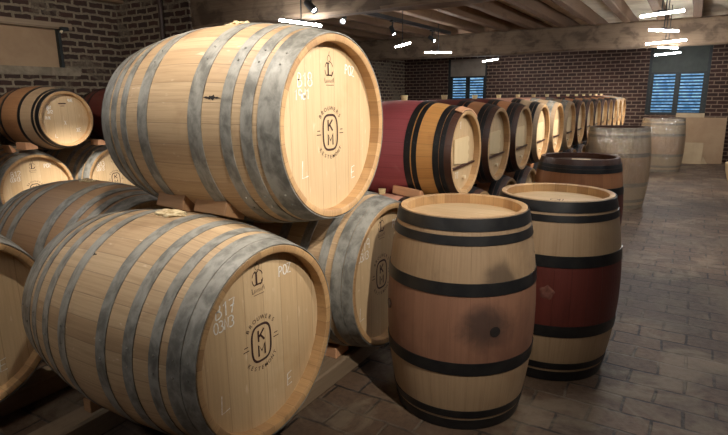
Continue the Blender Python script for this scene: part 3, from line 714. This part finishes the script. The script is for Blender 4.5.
make_barrel('oak barrel with a maroon middle band standing behind the one with the open bung hole', DUB, None, M['black_steel'], bodyUB, top_head(DUB, HM, ub_mark), 'upright casks on the floor', (-.566, 2.856, 0),
            upright=True, rivets=(-30,), extra=ub_bits, hoop_x=xs_up(DUB, UBZ))
bodyUC = body_mesh(DC, 26, [(.36, .466, 2), (-.2, .2, 3)], [M['oak_rust'], M['oak_dark'], M['oak_dark'], M['oak_maroon']])
HD = [M['oak_dark'], M['ink'], M['chalk']]
make_barrel('dark-rimmed wine-stained barrel standing third, with a paper slip on its head', DC, None, M['black_steel'], bodyUC, top_head(DC, HD), 'upright casks on the floor', (-.764, 4.664, 0),
            upright=True, rivets=(-30,), hoop_x=xs_up(DC, [(.862, .888), (.826, .858), (.648, .709), (.23, .29), (.09, .12), (.01, .07)]))
bm = bmesh.new(); add_box(bm, -.075, .075, -.05, .05, 0, .003); box_uv(bm)
o = tag(obj('paper_slip', bm, M['paper']), 'white paper slip lying on the dark barrel head', 'paper'); o.location = (-.77, 4.78, .932-.0445); o.rotation_euler = (0, 0, .15)
def film(t, D):
    bm = bmesh.new(); n = 72; rows = 30; V = []
    for j in range(rows+1):
        x = -D['L']/2+D['L']*j/rows; ring = []
        for i in range(n):
            th = 2*PI*i/n; rr = prof(D, x)+.007+.004*noise.noise(Vector((math.cos(th)*6, math.sin(th)*6, x*3)))
            ring.append(bm.verts.new((rr*math.cos(th), rr*math.sin(th), x+D['L']/2)))
        V.append(ring)
    for j in range(rows):
        for i in range(n): bm.faces.new((V[j][i], V[j][(i+1) % n], V[j+1][(i+1) % n], V[j+1][i]))
    o = obj('plastic_wrap', bm, M['film'], t, True); o['label'] = 'shiny clear film wound round the barrel'
for (x, y, DX, lab) in ((-.789, 7.585, DE, 'film-wrapped greyish barrel standing midway along the aisle'), (-.46, 11.5, DF, 'film-wrapped pale barrel standing by the back window and leaning boards')):
    bodyE = body_mesh(DX, 26, [(-.17, .17, 2)], [M['oak_pale'], M['oak_dark'], M['oak_brown']])
    make_barrel(lab, DX, None, M['grey_steel'], bodyE, top_head(DX, HD), 'upright casks on the floor', (x, y, 0), upright=True, rivets=(-30,), extra=film,
                hoop_x=xs_up(DX, [(DX['L']-.055, DX['L']-.002), (DX['L']-.125, DX['L']-.085), (.66, .71), (.29, .34), (.09, .13), (.003, .055)]))
# a low tub at the right edge
bm = bmesh.new(); uvl = bm.loops.layers.uv.verify(); n = 40
V = [[bm.verts.new((rr*math.cos(2*PI*i/n), rr*math.sin(2*PI*i/n), z)) for i in range(n)] for rr, z in ((.30, 0), (.34, .14), (.36, .29), (.335, .29), (.32, .2))]
for j in range(4):
    for i in range(n):
        f = bm.faces.new((V[j][i], V[j][(i+1) % n], V[j+1][(i+1) % n], V[j+1][i]))
        for lp, a, b in zip(f.loops, (i, i+1, i+1, i), (j, j, j+1, j+1)): lp[uvl].uv = (a/n*22, b*.14)
bm.faces.new(V[0][::-1]); bm.faces.new(V[4])
o = tag(obj('wooden_tub', bm, M['card'], None, .7), 'pale low wooden tub cut by the right picture edge near the back wall', 'tub'); o.location = (.90, 10.7, 0)

# ---------------------------------------------------------------- rails, wedges and boards
def rail(x, y0, y1, h, w_, lab, grp):
    bm = timber(-w_/2, w_/2, y0, y1, 0, h, 'y', .003, x, 24); o = tag(obj('barrel_rail', bm, M['rail'], None, .6), lab, 'rail', grp); o.location = (x, 0, 0)
G = 'floor rails under the barrel rows'
rail(-1.47, .6, 2.75, .104, .13, 'front rail under the large barrels, showing between the two bottom ones', G)
rail(-2.11, .6, 2.75, .104, .13, 'rear rail under the large barrels, showing below the chalked B17 barrel', G)
rail(-2.63, .2, 2.35, .097, .13, 'front rail under the shaded second row, at the lower left', G)
rail(-3.29, .2, 2.35, .097, .13, 'rear rail under the shaded second row', G)
for x, lab in ((-5.93, 'front rail under the rear stack by the left wall'), (-6.58, 'rear rail under the rear stack by the left wall')): rail(x, 1.4, 4.4, .084, .12, lab, G)
for x, lab in ((-1.45, 'aisle-side rail under the long two-tier row'), (-2.05, 'inner rail under the long two-tier row')): rail(x, 2.78, 13.0, .112, .12, lab, G)

def wedge(lab, cx_, y, z, lx, ly, lz, rz=0.0, mat='wedge', tilt=0.0, grp='chocks between the barrels', cut=.35):
    """a chock: sloped block, its grain across"""
    bm = bmesh.new(); add_prism(bm, [(-ly/2, 0), (ly/2, 0), (ly/2, lz*cut), (-ly*.1, lz), (-ly/2, lz)], -lx/2, lx/2, 0, 'x')
    bmesh.ops.bevel(bm, geom=list(bm.edges), offset=.003, segments=1, affect='EDGES'); box_uv(bm, 1, 'x', .2)
    o = tag(obj('wooden_wedge', bm, M[mat]), lab, 'wedge', grp); o.location = (cx_, y, z); o.rotation_euler = (tilt, 0, rz); return o
wedge('brown block wedged under the large top barrel, left of the pair', -1.925, 1.555, .938, .20, .115, .078, -.12, tilt=-.35)
wedge('reddish block wedged under the large top barrel, right of the pair', -1.685, 1.56, .936, .19, .115, .078, -.03, 'wedge', tilt=-.35)
wedge('pinkish wedge beside the cream bung below the wine-red barrel', -1.57, 3.13, .778, .21, .07, .055, -.05, 'wedge_pink', tilt=.0)
bpy.context.scene.collection.objects['wooden_wedge.002'].rotation_euler[1] = .10
wedge('pinkish wedge between two bottom barrels of the rear stack under the black-hooped one', -5.74, 2.83, .935, .16, .12, .07, .1, 'wedge_pink', tilt=.0)
wedge('thin pinkish wedge leaning left of the other under the black-hooped barrel', -5.80, 2.70, .915, .12, .04, .08, .1, 'wedge_pink', tilt=.35)
wedge('pinkish wedge under the dark red barrel beside the large top barrel', -5.72, 3.60, .92, .14, .12, .06, .0, 'wedge_pink', tilt=.0)
wedge('chock on the rear rail below the chalked B17 barrel', -2.10, 1.17, .104, .05, .10, .06, 0, 'wedge')
wedge('chock on the front rail below the large barrel behind the sooty upright one', -1.50, 2.12, .104, .12, .12, .06, 0, 'wedge_pink', grp='chocks between the barrels')

def panel(lab, x0, x1, y, h, mat, lean, name='leaning_board', th=.018):
    bm = bmesh.new(); add_box(bm, x0, x1, 0, th, 0, h, 0, .002)
    o = tag(obj(name, bm, M[mat]), lab, 'board', 'boards leaning at the back wall'); o.location = (0, y, .001); o.rotation_euler = (-math.asin(lean/h), 0, 0)
    return o
panel('large tan board leaning on the back wall under the right window', -.36, .60, 13.08, .96, 'board', .235)
panel('pale board standing behind the large tan one, its top showing above', -.32, .20, 13.205, 1.03, 'board_pale', .17)
panel('small tan board leaning on the large board at its lower left', -.14, .24, 12.88, .44, 'board_pale', .10)
bm = bmesh.new(); add_prism(bm, [(0, 0), (.11, 0), (.02, .15)], 0, .015, 0, 'y')
o = tag(obj('board_offcut', bm, M['board_pale']), 'small triangular offcut at the foot of the large tan board', 'offcut'); o.location = (.24, 12.96, 0); o.rotation_euler = (-.25, 0, 0)

# ---------------------------------------------------------------- lamps
def pendant(lab, x0, y0, x1, y1, z=2.18, grp='white tube pendants'):
    c = Vector(((x0+x1)/2, (y0+y1)/2, z)); L = math.hypot(x1-x0, y1-y0); rz = math.atan2(y1-y0, x1-x0)
    t = thing('tube_pendant', lab, 'lamp', c, rz, grp)
    bm = bmesh.new(); add_tube(bm, (-L/2, 0, 0), (L/2, 0, 0), .012, seg=12); obj('light_tube', bm, M['tube'], t, .6)
    bm = bmesh.new(); add_box(bm, -L/2, L/2, -.006, .006, .011, .02, 0, .002); add_box(bm, -.04, .04, -.011, .011, .011, .036, 0, .002); obj('housing', bm, M['black'], t)
    bm = bmesh.new(); add_tube(bm, (0, 0, .034), (0, 0, ZC-z), .006, seg=8); obj('hanging_rod', bm, M['black'], t, .6)
    return t
pendant('nearest tube pendant of the stack at the right, high in front of the ceiling', -.554, 6.24, -.181, 6.038)
pendant('second tube pendant from the top at the right, before the far beam', -.567, 7.595, -.276, 7.93)
pendant('third tube pendant from the top at the right, before the far beam', -.749, 9.661, -.209, 9.317)
pendant('fourth tube pendant from the top at the right, over the green board', -.62, 10.45, -.36, 11.12 - .25)
pendant('lowest and farthest tube pendant at the right, over the green board', -.787, 12.49, -.345, 12.052)
pendant('tube pendant hanging right behind the top of the large barrel', -3.64, 4.36, -3.56, 4.95)
pendant('short tube pendant between the first two spotlights of the black track', -4.123, 7.723, -3.647, 7.28)
pendant('level tube pendant hanging by the end of the black track', -4.214, 9.011, -3.839, 9.306)
pendant('tube pendant in front of the pale board of the left back window', -4.251, 12.219, -3.704, 11.596)
for x, y, a in ((-.45, 4.5, .3), (-.45, 2.9, -.4), (-1.8, -.5, .2), (-3.9, 1.0, .4), (1.9, 3.4, .2), (1.9, 6.6, -.3), (1.9, 8.7, .4)):  # unseen; the pendant just left of the camera is added as fill light
    pendant('unseen tube pendant of the same kind over the room outside the picture', x-.25*math.cos(a), y-.25*math.sin(a), x+.25*math.cos(a), y+.25*math.sin(a), grp='tube pendants outside the picture')

def track(lab, x, y0, y1):
    bm = bmesh.new(); add_box(bm, x-.018, x+.018, y0, y1, 2.605, 2.662); tag(obj('light_track', bm, M['black']), lab, 'track')
track('black lighting track running lengthwise under the ceiling joists on the left', -4.28, 5.2, 10.3)
track('black lighting track of the near left bay, hidden above the barrels', -4.0, 1.0, 4.7)
track('short black lighting track before the near beam, holding the tilted spotlight', -3.49, 3.6, 4.77)
track('black lighting track above the aisle to the right', .5, .2, 4.7)
track('black lighting track above the large barrels, outside the picture', -1.7, .2, 4.7)
track('short black lighting track beyond the far beam, outside the picture', .9, 11.5, 12.6)
track('black lighting track over the aisle between the two beams', .55, 5.2, 10.6)
def spot(lab, x, y, target, power, cone=60, blend=.6, z=2.45, top=2.607, grp='black track spotlights', lens=True, rad=.03, col=LAMP):
    t = thing('spotlight', lab, 'lamp', (x, y, top), 0, grp)
    p = Vector((0, 0, z-top)); d = (Vector(target)-Vector((x, y, z))).normalized()
    bm = bmesh.new(); add_tube(bm, (0, 0, 0), (0, 0, p.z+.03), .011, seg=10); add_box(bm, -.03, .03, -.05, .05, -.025, 0); obj('yoke', bm, M['black'], t, .6)
    bm = bmesh.new(); a = p-d*.075; b = p+d*.075
    add_tube(bm, a, b, .036, .038, 20, caps=False); add_tube(bm, a-d*.004, a, .030, .036, 20); add_tube(bm, b, b-d*.012, .038, .031, 20, caps=False); cn = obj('can', bm, M['black'], t, .6)
    bm = bmesh.new(); add_tube(bm, b-d*.020, b-d*.015, .024, .024, 20); obj('lens', bm, M['lens'], cn, .6)
    ld = bpy.data.lights.new('lamp_beam', 'SPOT'); ld.energy = power; ld.spot_size = math.radians(cone); ld.spot_blend = blend; ld.shadow_soft_size = rad; ld.color = col
    lo = bpy.data.objects.new('lamp_beam', ld); C.objects.link(lo); lo.parent = t; lo.location = b+d*.01
    lo.rotation_euler = d.to_track_quat('-Z', 'Y').to_euler(); return t
# spotlights seen in the photograph
spot('black spotlight tilted down beneath the near beam above the tube pendant', -3.49, 4.68, (-2.49, 4.60, 1.45), 60, 70, z=2.335, top=2.60)
spot('black spotlight right of the near beam, facing the viewer', -4.25, 6.44, (-3.2, 4.0, 1.0), 60, 60, z=2.46)
spot('black spotlight midway along the black track', -4.27, 7.9, (-3.3, 7.6, .8), 80, 80)
spot('black spotlight near the far end of the black track', -4.28, 9.45, (-2.2, 9.2, 1.0), 80, 80)
# unseen spotlights outside the picture, one added only to brighten the left wall
OUT = 'track spotlights outside the picture'
LO = 'unseen black track spotlight of the same kind, outside the picture'
spot(LO, .5, .85, (-1.3, 2.2, .8), 200, 56, .8, grp=OUT)
spot(LO, .5, 2.2, (-1.3, 1.9, 1.45), 205, 42, .8, grp=OUT)
spot(LO, -1.7, 1.25, (-1.8, 1.7, .6), 60, 88, .7, grp=OUT)
spot(LO, -4.0, 1.5, (-6.86, 3.5, 1.9), 150, 70, .9, grp=OUT)  # added to lift the left wall and its boarded window
spot(LO, -4.0, 2.6, (-5.75, 3.5, -.6), 800, 44, .8, grp=OUT)
spot(LO, .5, 3.4, (-1.3, 3.3, 1.0), 120, 34, .7, grp=OUT)
spot(LO, .55, 5.9, (-1.3, 5.9, 1.0), 420, 32, .5, grp=OUT)
spot(LO, .9, 11.7, (-1.4, 12.3, 1.2), 420, 55, .6, grp=OUT)
spot(LO, .55, 8.0, (-.3, 11.0, .3), 160, 80, .7, grp=OUT)
spot(LO, .5, 4.4, (.2, 6.5, 0), 120, 70, .8, grp=OUT)
